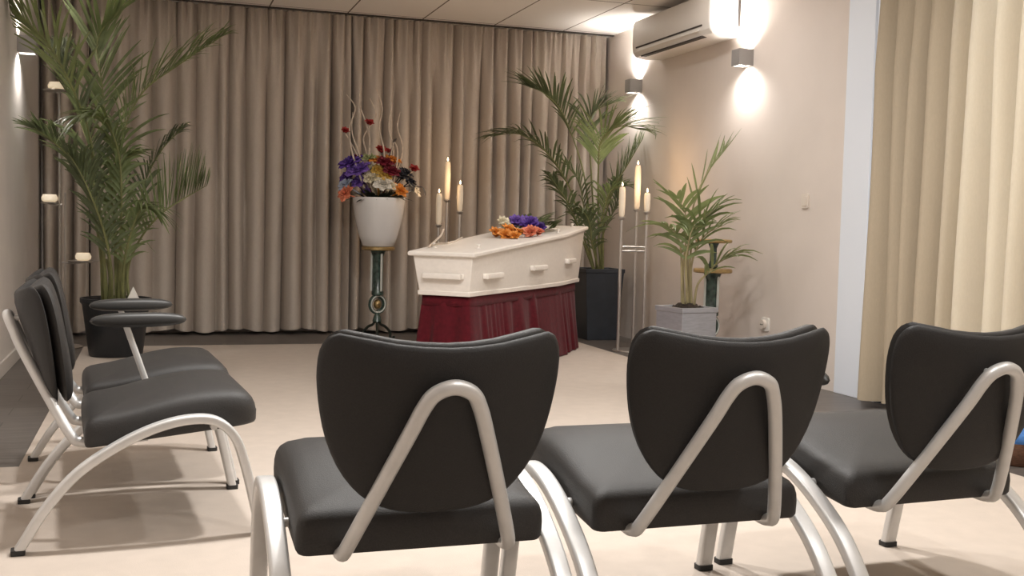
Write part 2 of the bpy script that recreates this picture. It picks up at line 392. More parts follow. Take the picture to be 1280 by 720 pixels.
def make_chair(label, group, arm=False):
    t = thing('waiting_chair', label, 'chair', (0, 0, 0), 0, group)
    # seat: rounded plan outline, domed top with waterfall front
    out = []
    for cx, cy, a0, r in ((.252-.045, .458-.07, 0, (.045, .07)), (-.252+.045, .458-.07, 90, (.045, .07)), (-.250+.022, .012, 180, (.022, .022)), (.250-.022, .012, 270, (.022, .022))):
        for i in range(7):
            a = math.radians(a0+90*i/6); out.append((cx+r[0]*math.cos(a), cy+r[1]*math.sin(a)))
    # densify
    dn = []
    for i, p in enumerate(out):
        q = out[(i+1) % len(out)]; d = math.dist(p, q); k = max(1, int(d/.03))
        for j in range(k): dn.append((p[0]+(q[0]-p[0])*j/k, p[1]+(q[1]-p[1])*j/k))
    ca, cb = 0, .23
    def zb(u): return .268+.105*u
    rings = [(.86, 'b', 0), (.985, 'b', .001), (1, 'b', .008), (1.004, 'm', .035), (1.0, 'm', .052), (.985, 't', .067), (.955, 't', .077), (.9, 't', .084), (.8, 't', .089), (.62, 't', .094), (.4, 't', .097), (.2, 't', .098)]
    R = []
    for s, kind, dz in rings:
        r = []
        for a, b in dn:
            x = ca+(a-ca)*s; u = cb+(b-cb)*s
            hump = .028*math.exp(-((u-.29)/.17)**2)-.004*math.exp(-((u-.08)/.08)**2)
            z = zb(u)+dz+hump*max(0, (dz-.03)/.068)
            z -= (.02*max(0, (u-.40)/.055)**2) if dz > .05 else 0
            r.append(V((x, u, z)))
        R.append(r)
    mb = MB(); mb.loft(R); s = mb.build('seat', M['chair'], t, angle=60)
    mb = MB(); pillow(mb, [(a*.96, z+.004) for a, z in back_outline(1.0)], back_surf(.020), .042, .018); cus = mb.build('backrest_cushion', M['chair'], t, angle=70)
    mb = MB(); pillow(mb, back_outline(1.0), back_surf(-.010), .014, .020, (1, .985, .95, .8, .5, .2), 5); mb.build('backrest_shell', M['chairback'], t, angle=70)
    # arched side frames
    prof = [(-.174, .010), (-.11, .115), (-.03, .208), (.07, .276), (.17, .322), (.262, .342), (.335, .334), (.388, .285), (.418, .2), (.442, .1), (.462, .010)]
    for sd in (-1, 1):
        path = spline([(sd*.279, u, z) for u, z in prof], 6)
        mb = MB(); mb.sweep(path, rrect(.040, .026, .007), (1, 0, 0)); a = mb.build('side_arch', M['tube'], t, angle=50)
        for u in (-.176, .4625):
            mb = MB(); mb.sweep([(sd*.279, u, .0008), (sd*.279, u, .014)], rrect(.043, .036, .007), (1, 0, 0)); mb.build('foot_cap', M['cap'], a)
    # cross tubes under the seat
    for u, z in ((.12, .302), (.33, .318)):
        mb = MB(); mb.tube([(-.279, u, z), (.279, u, z)], .010, 10); mb.build('cross_tube', M['tube'], t)
    # V shaped back support
    vp = [(-.165, .16, .280), (-.165, .03, .270), (-.165, -.018, .272), (-.160, -.045, .292), (-.120, -.106, .402), (-.072, -.172, .530), (-.052, -.193, .580), (-.034, -.205, .607), (0, -.210, .619), (.034, -.205, .607), (.052, -.193, .580), (.072, -.172, .530), (.120, -.106, .402), (.160, -.045, .292), (.165, -.018, .272), (.165, .03, .270), (.165, .16, .280)]
    mb = MB(); mb.tube(spline(vp, 6), .0145, 12); mb.build('back_support', M['tube'], t)
    for a in (-.028, .028):
        mb = MB(); mb.tube([(a, -.200, .607), (a, -.165, .612)], .006, 8); mb.build('back_bolt', M['tube'], t)
    if arm:
        mb = MB()
        out = []
        for i in range(36):
            a = 2*PI*i/36; c, s2 = math.cos(a), math.sin(a)
            out.append((-.305+.027*math.copysign(abs(c)**.7, c), 0.165+.150*math.copysign(abs(s2)**.75, s2)))
        def asurf(a, u): return V((a, u, .566+.012*u)), V((0, -.04, 1)).normalized()
        pillow(mb, out, asurf, .026, .022, (1, .96, .88, .7, .4), 3); ap = mb.build('armrest', M['armpad'], t, angle=60)
        mb = MB(); mb.sweep([(-.305, .125, .555), (-.304, .162, .445), (-.303, .199, .335)], rrect(.026, .02, .006), (1, 0, 0)); mb.build('armrest_post', M['tube'], t)
    return t
G1, G2 = 'front row of chairs seen from behind', 'pair of chairs along the left wall'
ch1 = make_chair('black chair seen from behind, nearest to the camera, leftmost of the front row', G1)
ch1.location = (.508, 2.065, .006)
dup(ch1, (1.128, 2.09, .006), .015, 'black chair seen from behind, middle one of the three in the front row')
ch3 = make_chair('black chair with armrest on its left, cut by the right edge, before cream curtain', G1, True)
ch3.location = (1.783, 2.145, .006); ch3.rotation_euler = (0, 0, .055)
LA = math.radians(-85.5)
chA = dup(ch3, (-.19, 3.405, .006), LA, 'black chair seen from the side, nearer of the two along the left wall'); chA['group'] = G2
chB = dup(ch3, (-.225, 4.03, .006), LA, 'black chair seen from the side, farther of the two, close to the tall palm'); chB['group'] = G2

# ------------------------------------------------------------------ coffin on bier
ax = V((.628, .778, 0)).normalized(); pr = V((ax.y, -ax.x, 0))
FC = V((1.576, 6.037, 0)); BZ = .492
def cf_pt(v, w_, z): return FC+ax*v+pr*w_+V((0, 0, z))
LEN = 2.06
def topz(v): return .722+.155*v/LEN
def ring(stations, grow, zf):
    r = [cf_pt(v, -w_-grow, zf(v)) for v, w_ in stations]+[cf_pt(v, w_+grow, zf(v)) for v, w_ in reversed(stations)]
    return r
st = [(0, .155), (1.4, .222), (LEN, .160)]
def stg(e): return [(st[0][0]-e, st[0][1]+e), (st[1][0], st[1][1]+e), (st[2][0]+e, st[2][1]+e)]
cof = thing('coffin', 'white six-sided coffin on the red skirted bier', 'coffin', (0, 0, 0))
def cring(e, zf): return [cf_pt(v, -w_, zf(v)) for v, w_ in stg(e)]+[cf_pt(v, w_, zf(v)) for v, w_ in reversed(stg(e))]
mb = MB(); mb.loft([cring(0, lambda v: BZ), cring(.032, topz)]); mb.build('body', M['coffin'], cof, bevel=.006, angle=25)
mb = MB(); mb.loft([cring(-.006, lambda v: BZ), cring(.008, lambda v: BZ), cring(.010, lambda v: BZ+.025), cring(.001, lambda v: BZ+.028)]); mb.build('base_moulding', M['coffin'], cof, bevel=.003, angle=25)
lid = MB(); lid.loft([cring(.050, topz), cring(.054, lambda v: topz(v)+.006), cring(.054, lambda v: topz(v)+.020), cring(.046, lambda v: topz(v)+.026), cring(-.03, lambda v: topz(v)+.030)])
lo = lid.build('lid', M['coffin'], cof, angle=25)
def bar_handle(p0, p1, nrm):
    mb = MB(); d = (p1-p0)
    mb.sweep(spline([p0+nrm*.0, p0+nrm*.018+d*.03, p0+nrm*.022+d*.1, p1+nrm*.022-d*.1, p1+nrm*.018-d*.03, p1], 5), rrect(.034, .022, .007), (0, 0, 1))
    return mb.build('handle', M['coffin'], cof, angle=50)
hz = .60
def side_w(v, z):
    k = (z-BZ)/(topz(v)-BZ)*.032
    w_ = st[0][1]+(st[1][1]-st[0][1])*v/1.4 if v < 1.4 else st[1][1]+(st[2][1]-st[1][1])*(v-1.4)/(LEN-1.4)
    return w_+k
for sd in (1, -1):
    for v, z in ((.27, .605), (.98, .632), (1.66, .66)):
        p0 = cf_pt(v-.115, sd*side_w(v-.115, z), z); p1 = cf_pt(v+.115, sd*side_w(v+.115, z), z)
        bar_handle(p0, p1, pr*sd)
for v, dr, z in ((0, -1, .605), (LEN, 1, .64)):
    e = .032*(z-BZ)/(topz(v)-BZ)
    bar_handle(cf_pt(v+dr*e, -.12, z), cf_pt(v+dr*e, .12, z), ax*dr)
for v, w_ in ((.16, -.14), (.16, .14), (1.4, .215), (1.4, -.215), (1.95, -.14), (1.95, .14)):
    z = topz(v)+.0295
    mb = MB(); mb.lathe([(.014, 0), (.014, .004), (.006, .008), (.006, .014), (.011, .018), (.011, .024), (.004, .028)], cf_pt(v, w_, z), 12); mb.build('lid_screw', M['coffin'], cof)
# bier with pleated skirt
bier = thing('bier', 'coffin stand hidden by a pleated dark red velvet skirt', 'bier', (0, 0, 0))
bw = [(.035, .135), (1.4, .19), (LEN-.06, .14)]
def peri(e):
    q = [(v, -w_) for v, w_ in bw]+[(v, w_) for v, w_ in reversed(bw)]
    cx, cy = LEN/2, 0; pts = []
    n = len(q)
    for i in range(n):
        a = V((*q[i], 0)); b = V((*q[(i+1) % n], 0)); L = (b-a).length; k = max(2, int(L/.011))
        tn = (b-a).normalized(); nr = V((-tn.y, tn.x, 0))
        if nr.dot((a+b)/2-V((cx, 0, 0))) < 0: nr = -nr
        for j in range(k): pts.append((a+(b-a)*j/k, nr))
    # smooth normals round corners
    out = []
    for i in range(len(pts)):
        nr = sum((pts[(i+d) % len(pts)][1] for d in range(-4, 5)), V()).normalized(); out.append((pts[i][0], nr))
    return out
pp = peri(0); rnd = random.Random(4)
phs = []; acc = 0
for i in range(len(pp)):
    acc += .15+.09*math.sin(i*.037+1)+.07*math.sin(i*.113)+rnd.uniform(-.03, .03); phs.append(acc)
rs = []
for k in range(12):
    t = k/11; z = .012+(BZ-.015-.012)*(1-t); amp = .004+.026*t; r = []
    for (p, nr), ph in zip(pp, phs):
        s_in = math.sin(ph*2.3); d = .014+.050*t+amp*(s_in*(.6+.4*math.sin(ph*.31))+.3*math.sin(ph*4.1+1+t*1.5))
        q = p+nr*d; r.append(cf_pt(q.x, q.y, z))
    rs.append(r)
mb = MB(); mb.loft(rs, False); mb.build('skirt', M['red'], bier, angle=80)
mb = MB(); rr = []
for z, d in ((BZ-.06, .019), (BZ-.058, .022), (BZ-.004, .019), (BZ-.001, .014)):
    rr.append([cf_pt((p+nr*d).x, (p+nr*d).y, z) for p, nr in pp])
mb.loft(rr); mb.build('top_band', M['red'], bier, angle=60)

# ------------------------------------------------------------------ flowers helpers
def petal_flower(mb, c, d, R, layers=3, n=5, open_=.9, ruff=.0, seed=0):
    rnd = random.Random(seed); d = V(d).normalized(); a = d.orthogonal().normalized(); b = d.cross(a); c = V(c)
    for l in range(layers):
        f = (l+1)/layers; tilt = open_*f
        for i in range(n):
            th = 2*PI*(i+.5*l)/n+rnd.uniform(-.15, .15); r = a*math.cos(th)+b*math.sin(th); sdv = d.cross(r)
            L = R*(.55+.45*f)*rnd.uniform(.9, 1.1); W = L*.62
            def p(s, t):
                w_ = W*(s-.5)*2*math.sin(PI*(.16+.78*t))**.7
                ang = tilt*(.35+.65*t); rad = L*t*math.sin(ang); hgt = L*t*math.cos(ang)*.9
                cup = (s-.5)**2*L*.7*(1-t*.3)
                return c+r*(rad+.02*L)+d*(hgt-cup*.2+ruff*R*math.sin(s*9+i*2)*t)+sdv*w_*.75 - r*cup
            mb.grid(p, 5, 6)
    mb.ball(c+d*R*.15, R*.16, k=8, n=6)
    return mb
def leaf(mb, p0, d, L, W, up=(0, 0, 1), droop=.3):
    p0 = V(p0); d = V(d).normalized(); sd = d.cross(V(up)); sd = sd.normalized() if sd.length > .01 else V((1, 0, 0)); n = sd.cross(d)
    def f(s, t):
        w_ = W*math.sin(PI*min(1, .06+.94*t))**.8*(1-.3*t)
        return p0+d*L*t+sd*(s-.5)*w_-V((0, 0, 1))*droop*L*t*t+n*abs(s-.5)*w_*.25
    mb.grid(f, 3, 7)

# ------------------------------------------------------------------ bouquet on the coffin
def lidz(v): return topz(v)+.031
bq = thing('bouquet', 'orange, purple and salmon flower spray lying on the coffin lid', 'flowers', (0, 0, 0))
rnd = random.Random(9)
def onlid(v, w_, dz): return cf_pt(v, w_, lidz(v)+dz)
mb = MB()
for i in range(60):
    v = rnd.uniform(1.2, 1.62); w_ = rnd.uniform(-.06, .16)
    a = rnd.uniform(-.6, .9); d = ax*math.cos(a)+pr*math.sin(a)+V((0, 0, rnd.uniform(.12, .5)))
    leaf(mb, onlid(v, w_, .02+rnd.uniform(0, .065)), d, rnd.uniform(.12, .22), .04, droop=.12)
mb.build('foliage', M['foliage'], bq)
spec = [('orange', .90, .02, .035, .055), ('orange', .93, -.06, .045, .055), ('orange', .88, .09, .030, .05), ('orange', 1.00, .00, .06, .055), ('orange', .97, .08, .05, .05), ('salmon', 1.02, .15, .045, .065), ('salmon', 1.10, .17, .045, .05),
        ('cream', 1.10, -.08, .10, .055), ('cream', 1.04, -.04, .09, .04), ('violet', 1.18, -.02, .10, .065), ('purple', 1.24, .06, .085, .07), ('purple', 1.18, .09, .085, .065), ('violet', 1.28, .0, .09, .06), ('purple', 1.30, .11, .06, .055)]
for i, (c, v, w_, dz, R) in enumerate(spec):
    mb = MB(); d = V((rnd.uniform(-.5, .2), rnd.uniform(-.9, -.2), .8)); p = onlid(v, w_, dz)
    petal_flower(mb, p-V((0, 0, .03)), d, R*1.15, 5, 6, .95, .05, i); mb.tube([onlid(v, w_, .002), p-V((0, 0, .02))], .004, 6)
    mb.build('rose' if c in ('salmon', 'cream') else 'flower', M[c], bq, angle=80)
# pale twig ornament on the foot end of the lid
tw = thing('twig_ornament', 'pale twigs lying on the left foot end of the white coffin lid', 'twig', (0, 0, 0))
for k, pts in enumerate(([(.10, -.15, .006), (.2, -.17, .02), (.34, -.185, .05), (.42, -.2, .085)], [(.16, -.16, .006), (.14, -.10, .025), (.10, -.02, .03)], [(.22, -.16, .01), (.27, -.08, .02), (.3, -.02, .05)])):
    mb = MB(); mb.tube(spline([onlid(*p) for p in pts], 5), .006, 6, None); mb.build('twig', M['twig'], tw)

# ------------------------------------------------------------------ pedestals, vase, arrangement
def pedestal(loc, h, label, upper=None, side=V((.4, -1, 0))):
    t = thing('pedestal', label, 'pedestal', loc, 0, 'green marble pedestals')
    side = side.normalized()
    mb = MB(); mb.lathe([(.0, h-.028), (.115, h-.028), (.125, h-.022), (.125, h-.006), (.118, h), (0, h)], (0, 0, 0), 32, False); mb.build('top_plate', M['brass'], t)
    mb = MB(); mb.lathe([(.034, .345), (.046, .352), (.046, .375), (.040, .385), (.040, h-.075), (.046, h-.062), (.058, h-.03)], (0, 0, 0), 24); mb.build('column', M['green'], t)
    for a in (0, 2.1, 4.2):
        mb = MB(); q = V((math.cos(a+.9), math.sin(a+.9), 0))*.048
        mb.tube([q+V((0, 0, .38)), q+V((0, 0, h-.05))], .0085, 8); mb.build('rod', M['pewter'], t)
    mb = MB(); mb.torus((0, 0, .28), side, .062, .017); mb.build('ring', M['green'], t)
    mb = MB(); mb.torus((0, 0, .28), side, .062, .006, 28, 6); p = MB(); mb.v = [tuple(V(q)+side*.014) for q in mb.v]; mb.build('ring_inlay', M['pewter'], t)
    mb = MB(); mb.ball((0, 0, .28), .030, .030, .036); mb.build('boss', M['brass'], t)
    mb = MB(); mb.lathe([(.020, .14), (.036, .15), (.028, .18), (.020, .2), (.020, .218)], (0, 0, 0), 18); mb.build('neck', M['green'], t)
    for k in range(3):
        a = 2*PI*k/3+.35; d = V((math.cos(a), math.sin(a), 0))
        pts = [d*.012+V((0, 0, .19)), d*.03+V((0, 0, .13)), d*.075+V((0, 0, .105)), d*.118+V((0, 0, .06)), d*.12+V((0, 0, .018)), d*.145+V((0, 0, .012)), d*.152+V((0, 0, .03))]
        mb = MB(); mb.tube(spline(pts, 6), .0105, 8); mb.build('foot', M['iron'], t)
    if upper:
        mb = MB(); mb.lathe([(.02, h), (.034, h+.012), (.022, h+.05), (.022, upper-.06), (.034, upper-.03), (.04, upper-.02)], (0, 0, 0), 20); mb.build('upper_column', M['green'], t)
        mb = MB(); mb.lathe([(0, upper-.024), (.11, upper-.024), (.118, upper-.018), (.118, upper-.005), (.11, upper), (0, upper)], (0, 0, 0), 32, False); mb.build('upper_plate', M['brass'], t)
    return t
VX, VY = 1.60, 8.12
pedestal((VX, VY, 0), .715, 'green marble pedestal with brass top carrying the white flower vase')
pedestal((3.43, 6.28, 0), .655, 'green marble pedestal with two brass plates behind the small potted palm', .845)
vz = .7155
vs = MB(); vs.lathe([(0, 0), (.108, 0), (.118, .006), (.145, .08), (.172, .18), (.190, .28), (.200, .362), (.198, .368), (.190, .368), (.180, .28), (.160, .17), (.13, .06), (0, .03)], (0, 0, 0), 48, False)
tag(vs.build('vase', M['vase'], loc=(VX, VY, vz)), 'glossy white tapered vase holding mixed flowers beside the coffin', 'vase')
fa = thing('flower_arrangement', 'mixed purple, yellow and red flowers with bare twigs in the white vase', 'flowers', (0, 0, 0))
top = V((VX, VY, vz+.33))
rnd = random.Random(5)
mb = MB()
for i in range(46):
    a = rnd.uniform(0, 2*PI); d = V((math.cos(a), math.sin(a), rnd.uniform(.25, 1.3)))
    leaf(mb, top+V((math.cos(a)*.09, math.sin(a)*.09, rnd.uniform(0, .03))), d, rnd.uniform(.12, .22), .05, droop=.4)
mb.build('foliage', M['foliageD'], fa)
fl = [('purple', 440, 207, .075, 0), ('violet', 449, 216, .075, -.05), ('purple', 437, 222, .06, .05), ('violet', 452, 230, .065, 0), ('purple', 447, 203, .055, .05), ('lilac', 433, 232, .05, 0),
      ('yellow', 474, 216, .06, -.05), ('orange', 471, 203, .055, 0), ('yellow', 480, 222, .055, -.08), ('orange', 490, 203, .055, 0), ('darkred', 480, 206, .06, -.05), ('darkred', 488, 217, .06, -.08), ('palegreen', 461, 200, .05, 0),
      ('cream', 464, 225, .055, -.08), ('whitef', 478, 232, .06, -.12), ('cream', 485, 234, .05, -.1), ('cream', 462, 212, .045, 0), ('orange', 498, 240, .055, -.08), ('whitef', 515, 238, .055, 0), ('salmon', 434, 243, .055, -.05), ('blackf', 499, 222, .06, 0), ('blackf', 510, 229, .055, 0), ('blackf', 506, 218, .05, .05), ('darkred', 446, 199, .04, .05)]
for i, (c, x, y, R, dy) in enumerate(fl):
    p = at(x, y, VY+dy); d = (p-top+V((0, -.12, .12)))
    mb = MB(); petal_flower(mb, p, d, R*1.45, 4, 6, 1.25, .08, i+40)
    mb.tube(spline([top-V((0, 0, .05)), top*.4+p*.6-V((0, 0, .01)), p], 4), .005, 6); mb.build('flower', M[c], fa, angle=80)
for i, (x, y, R) in enumerate(((431, 165, .04), (461, 155, .04), (475, 189, .05), (517, 213, .045), (485, 190, .03))):
    p = at(x, y, VY+.02*i-.04); mb = MB(); petal_flower(mb, p, (rnd.uniform(-.4, .4), -.6, .8), R*1.2, 3, 5, 1.0, .0, i+80); mb.build('red_bloom', M['redf'], fa, angle=80)
    mb = MB(); mb.tube(spline([top, top*.5+p*.5+V((rnd.uniform(-.03, .03), 0, 0)), p], 5), .0045, 6); mb.build('bloom_stem', M['twig'], fa)
for i, (x, y) in enumerate(((528, 234), (492, 180))):
    p = at(x, y, VY); mb = MB(); leaf(mb, p, (.2, -.2, -.5 if i == 0 else .6), .07, .04); mb.tube(spline([top, top*.4+p*.6+V((0, 0, .05)), p], 5), .004, 6); mb.build('dark_pod', M['blackf'], fa)
for i, pts in enumerate(([(455, 235), (440, 190), (437, 160), (444, 135), (433, 118)], [(462, 235), (448, 190), (440, 165), (441, 140)], [(470, 235), (458, 190), (455, 170), (470, 145), (462, 122)], [(478, 235), (480, 190), (474, 160), (478, 135), (470, 110)], [(484, 235), (492, 190), (486, 160), (490, 130)], [(490, 238), (497, 195), (493, 178), (489, 190)], [(455, 235), (462, 180), (456, 150), (449, 128), (452, 105)], [(488, 236), (503, 190), (497, 160), (500, 140)])):
    q = [at(x, y, VY+(.02*((i*7) % 5)-.05)) for x, y in pts]
    mb = MB(); pa = spline(q, 6); mb.tube(pa, .008, 6, [1-.65*j/len(pa) for j in range(len(pa))]); mb.build('twig', M['twig'], fa)

# ------------------------------------------------------------------ candle stands
def candle_stand(pts, base_c, label, bars, group):
    """pts: (x, y, z_candle_bottom, z_candle_top)"""
    t = thing('candle_stand', label, 'candle stand', (base_c[0], base_c[1], 0), 0, group)
    bc = V((base_c[0], base_c[1], 0))
    tri = [V((p[0], p[1], 0))-bc for p in pts]
    mb = MB(); mb.lathe([(0, 0), (.135, 0), (.14, .004), (.135, .010), (0, .012)], (0, 0, .0), 36, False); mb.build('base_plate', M['silver'], t)
    for (x, y, z0, z1), q in zip(pts, tri):
        mb = MB(); mb.tube([q+V((0, 0, .006)), q+V((0, 0, z0-.012))], .0115, 10); r = mb.build('rod', M['silver'], t)
        mb = MB(); mb.lathe([(.008, -.02), (.02, -.008), (.026, 0), (.026, .006), (.021, .008), (.021, .002)], q+V((0, 0, z0)), 18); mb.build('cup', M['silver'], r)
    for zb in bars:
        mb = MB()
        for i in range(3): mb.tube([tri[i]+V((0, 0, zb)), tri[(i+1) % 3]+V((0, 0, zb))], .007, 8)
        mb.build('brace', M['silver'], t)
    for i, ((x, y, z0, z1), q) in enumerate(zip(pts, tri)):
        o = thing('candle', '', 'candle', (x, y, z0+.0025), 0, group+', candles'); h = z1-z0
        mb = MB(); mb.lathe([(.0125, 0), (.021, .02), (.023, h*.35), (.024, h*.7), (.022, h*.93), (.017, h), (.012, h-.004), (0, h-.006)], (0, 0, 0), 18, False); mb.build('wax', M['wax'], o)
        mb = MB(); mb.tube([(0, 0, h-.008), (.001, 0, h+.008)], .0018, 6); mb.build('wick', M['cap'], o)
        mb = MB(); mb.lathe([(.0005, h+.004), (.006, h+.012), (.0065, h+.018), (.004, h+.027), (.0006, h+.036)], (0, 0, 0), 12); mb.build('flame', M['flame'], o)
        yield o
        pl = bpy.data.lights.new('candle_glow', 'POINT'); pl.energy = .5; pl.color = (1, .62, .3); pl.shadow_soft_size = .02
        lo_ = bpy.data.objects.new('candle_glow', pl); COL.objects.link(lo_); lo_.location = (x, y, z1+.06)
labs = ['short white candle at the left of the stand behind the coffin', 'tallest white candle in the middle of the stand behind the coffin', 'middle-height white candle at the right of the stand behind the coffin']
for o, l in zip(candle_stand([(2.04, 8.02, .885, 1.125), (2.15, 8.20, 1.08, 1.375), (2.215, 8.06, .99, 1.195)], (2.135, 8.09), 'silver three-rod candle stand behind the white coffin', (.5, .7), 'candle stand behind the coffin'), labs): o['label'] = l
labs = ['white candle on the front left rod of the stand by the right wall', 'tallest white candle of the stand by the right wall', 'shortest white candle of the stand by the right wall, farthest right']
for o, l in zip(candle_stand([(3.215, 7.27, .975, 1.195), (3.375, 7.36, 1.037, 1.36), (3.40, 7.24, 1.018, 1.155)], (3.33, 7.29), 'silver three-rod candle stand by the right wall between two palms', (.735, .765), 'candle stand by the right wall'), labs): o['label'] = l
# tall tealight stand at the left
tq = V((-.60, 7.95, 0))
ts = thing('tealight_stand', 'slender silver tealight stand behind the left chairs, beside the tall palm', 'candle stand', tuple(tq))
mb = MB(); mb.lathe([(0, 0), (.13, 0), (.135, .005), (.12, .012), (0, .014)], (0, 0, 0), 32, False); mb.build('base_plate', M['silver'], ts)
for dx, hh in ((-.014, 1.72), (.022, 1.05)):
    mb = MB(); mb.tube([(dx, 0, .01), (dx, 0, hh)], .0075, 8); mb.build('rod', M['silver'], ts)
tea = []
for px_, py_, rr_ in ((70, 113, .085), (62, 253, .055), (104, 326, .10)):
    p = at(px_, py_, 7.95)-tq
    mb = MB(); mb.tube(spline([V((0, 0, p.z-.012)), V((p.x*.5, p.y*.5, p.z-.016)), V((p.x, p.y, p.z-.01))], 4), .006, 8); a = mb.build('arm', M['silver'], ts)
    mb = MB(); mb.lathe([(0, -.012), (rr_*.7, -.012), (rr_, -.002), (rr_, .004), (rr_*.9, .002), (0, 0)], p, 24, False); mb.build('dish', M['silver'], a)
    tea.append((p+tq, rr_))
for (p, rr_), l in zip(tea, ('lit glass tealight cup on the topmost dish of the left stand', 'glowing glass tealight cup on the middle dish of the left stand', 'clear glass tealight cup on the lowest dish of the left stand')):
    o = thing('tealight', l, 'tealight', (p.x, p.y, p.z+.002), 0, 'tealights on the left stand')
    R = .05
    mb = MB(); mb.lathe([(0, 0), (R*.7, 0), (R, .012), (R*1.05, .03), (R*.85, .052), (R*.8, .052), (R*.95, .03), (R*.9, .014), (0, .006)], (0, 0, 0), 20, False); mb.build('glass_cup', M['cupglass'], o)
    mb = MB(); mb.lathe([(0, .007), (.019, .007), (.019, .02), (0, .02)], (0, 0, 0), 14, False); mb.build('wax', M['wax'], o)

# ------------------------------------------------------------------ palms
def frond(parent, pts, L, n, start=.35, droop=.5, lm='leafA', stem='stem', W=.022, seed=0, lift=.25, r0=.010, fwd=.75, side_up=None):
    """pinnate palm leaf: rachis through pts, leaflets on both sides"""
    rnd = random.Random(seed)
    B = parent.location; P = spline(pts, 8); N = len(P)
    for q in P: q.x = max(q.x, XL+.03-B.x)
    mb = MB(); mb.tube(P, r0, 6, [1-.8*i/N for i in range(N)]); so = mb.build('frond_stem', M[stem], parent)
    lf = MB()
    for k in range(n):
        s = start+(1-start)*(k/(n-1))**.95
        i = min(N-2, int(s*(N-1))); fr = s*(N-1)-i; q = P[i].lerp(P[min(i+1, N-1)], fr)
        T = (P[min(i+2, N-1)]-P[max(0, i-1)]).normalized()
        S = T.cross(V((0, 0, 1)))
        S = S.normalized() if S.length > .15 else T.cross(V((.3, -1, .2))).normalized()
        if side_up is not None:
            S = (S+V(side_up)).normalized(); S = (S-T*S.dot(T)).normalized()
        U = S.cross(T).normalized()
        e = (s-start)/(1-start)
        LL = L*(.55+.45*math.sin(PI*min(1, .18+.85*e)))*(1 if e < .85 else 1-.45*(e-.85)/.15)
        for sd in (-1, 1):
            ang = fwd+.5*e*.6+rnd.uniform(-.12, .12); l = LL*rnd.uniform(.82, 1.12)
            d = (S*sd*math.cos(ang)+T*math.sin(ang)+U*(lift+rnd.uniform(-.12, .12))).normalized()
            dr = droop*rnd.uniform(.6, 1.3); wd = W*rnd.uniform(.8, 1.15)
            sdir = d.cross(U).normalized(); nn = sdir.cross(d)
            def f(a, t):
                w_ = wd*(math.sin(PI*min(1., .10+.88*t))**.6)*(1-.35*t)
                p = q+d*l*t-V((0, 0, 1))*dr*l*t*t
                p = p+sdir*(a-.5)*w_-nn*abs(a-.5)*w_*.35
                g = V((min(max(p.x+B.x, XL+.012), XR-.012), min(p.y+B.y, 8.56), 0)); p.x = g.x-B.x; p.y = g.y-B.y
                return p
            lf.grid(f, 3, 6)
    lf.build('leaflets', M[lm], so, angle=80)
    return so

# tall palm at the left
PY = 7.42
p0 = at(145, 380, PY); potc = V((p0.x, PY, .0062))
lp = thing('potted_palm', 'tallest potted palm, in a black pot at the left behind the side chairs', 'potted plant', tuple(potc), 0, 'potted palms')
mb = MB(); mb.lathe([(0, 0), (.155, 0), (.165, .01), (.205, .33), (.218, .345), (.218, .37), (.205, .372), (.198, .34), (0, .33)], (0, 0, 0), 40, False); mb.build('pot', M['blackpot'], lp)
mb = MB(); mb.lathe([(0, .345), (.1, .352), (.197, .335)], (0, 0, 0), 30, False); mb.build('soil', M['soil'], lp)
def rel(o, pts, base): return [V(o)]+[at(x, y, Y)-base for x, y, Y in pts]
LP = [  # (origin, path, leaflet length, count, start, droop, material)
    ((-.05, -.02, .34), [(128, 300, 7.35), (112, 170, 7.2), (70, 70, 7.0), (25, 18, 6.85), (-8, -18, 6.8)], .42, 19, .50, .25, 'leafC', .15),
    ((.03, 0, .34), [(152, 300, 7.5), (150, 190, 7.55), (175, 120, 7.55), (225, 80, 7.5), (278, 45, 7.45)], .40, 22, .40, .35, 'leafA', .35),
    ((0, .04, .34), [(143, 300, 7.5), (136, 200, 7.6), (128, 110, 7.65), (122, 50, 7.6), (150, 12, 7.5)], .36, 20, .45, .2, 'leafA', .3),
    ((-.08, 0, .34), [(125, 310, 7.35), (112, 250, 7.3), (90, 202, 7.2), (64, 175, 7.1), (42, 160, 7.0)], .27, 17, .34, .3, 'leafB', .3),
    ((.08, -.03, .34), [(160, 335, 7.4), (177, 296, 7.35), (203, 266, 7.3), (232, 247, 7.3), (258, 232, 7.3)], .30, 15, .42, .05, 'leafA', 1.0),
    ((-.06, -.04, .34), [(128, 310, 7.3), (118, 235, 7.25), (112, 180, 7.25), (95, 120, 7.3), (62, 75, 7.35)], .32, 19, .40, .35, 'leafB', .3),
    ((.02, -.05, .34), [(150, 310, 7.3), (152, 250, 7.2), (148, 190, 7.15), (130, 150, 7.1), (95, 145, 7.0)], .32, 18, .30, .6, 'leafA', .2),
    ((.05, .03, .34), [(160, 320, 7.55), (172, 265, 7.6), (184, 220, 7.65), (204, 185, 7.65), (228, 160, 7.6)], .27, 16, .35, .5, 'leafB', .3),
    ((-.02, -.06, .34), [(138, 330, 7.2), (130, 290, 7.1), (116, 250, 7.0), (100, 215, 6.95), (84, 190, 6.9)], .25, 14, .25, .35, 'leafB', .3),
    ((.04, -.06, .34), [(155, 330, 7.25), (164, 290, 7.15), (176, 262, 7.1), (192, 262, 7.05)], .26, 14, .25, .7, 'leafA', .2),
    ((-.03, .05, .34), [(135, 310, 7.55), (126, 230, 7.65), (100, 150, 7.7), (80, 100, 7.75), (75, 60, 7.7)], .30, 18, .42, .3, 'leafB', .3),
    ((.0, -.02, .34), [(145, 320, 7.35), (144, 280, 7.3), (140, 240, 7.25), (150, 205, 7.2), (170, 190, 7.15)], .30, 16, .22, .55, 'leafA', .2)]
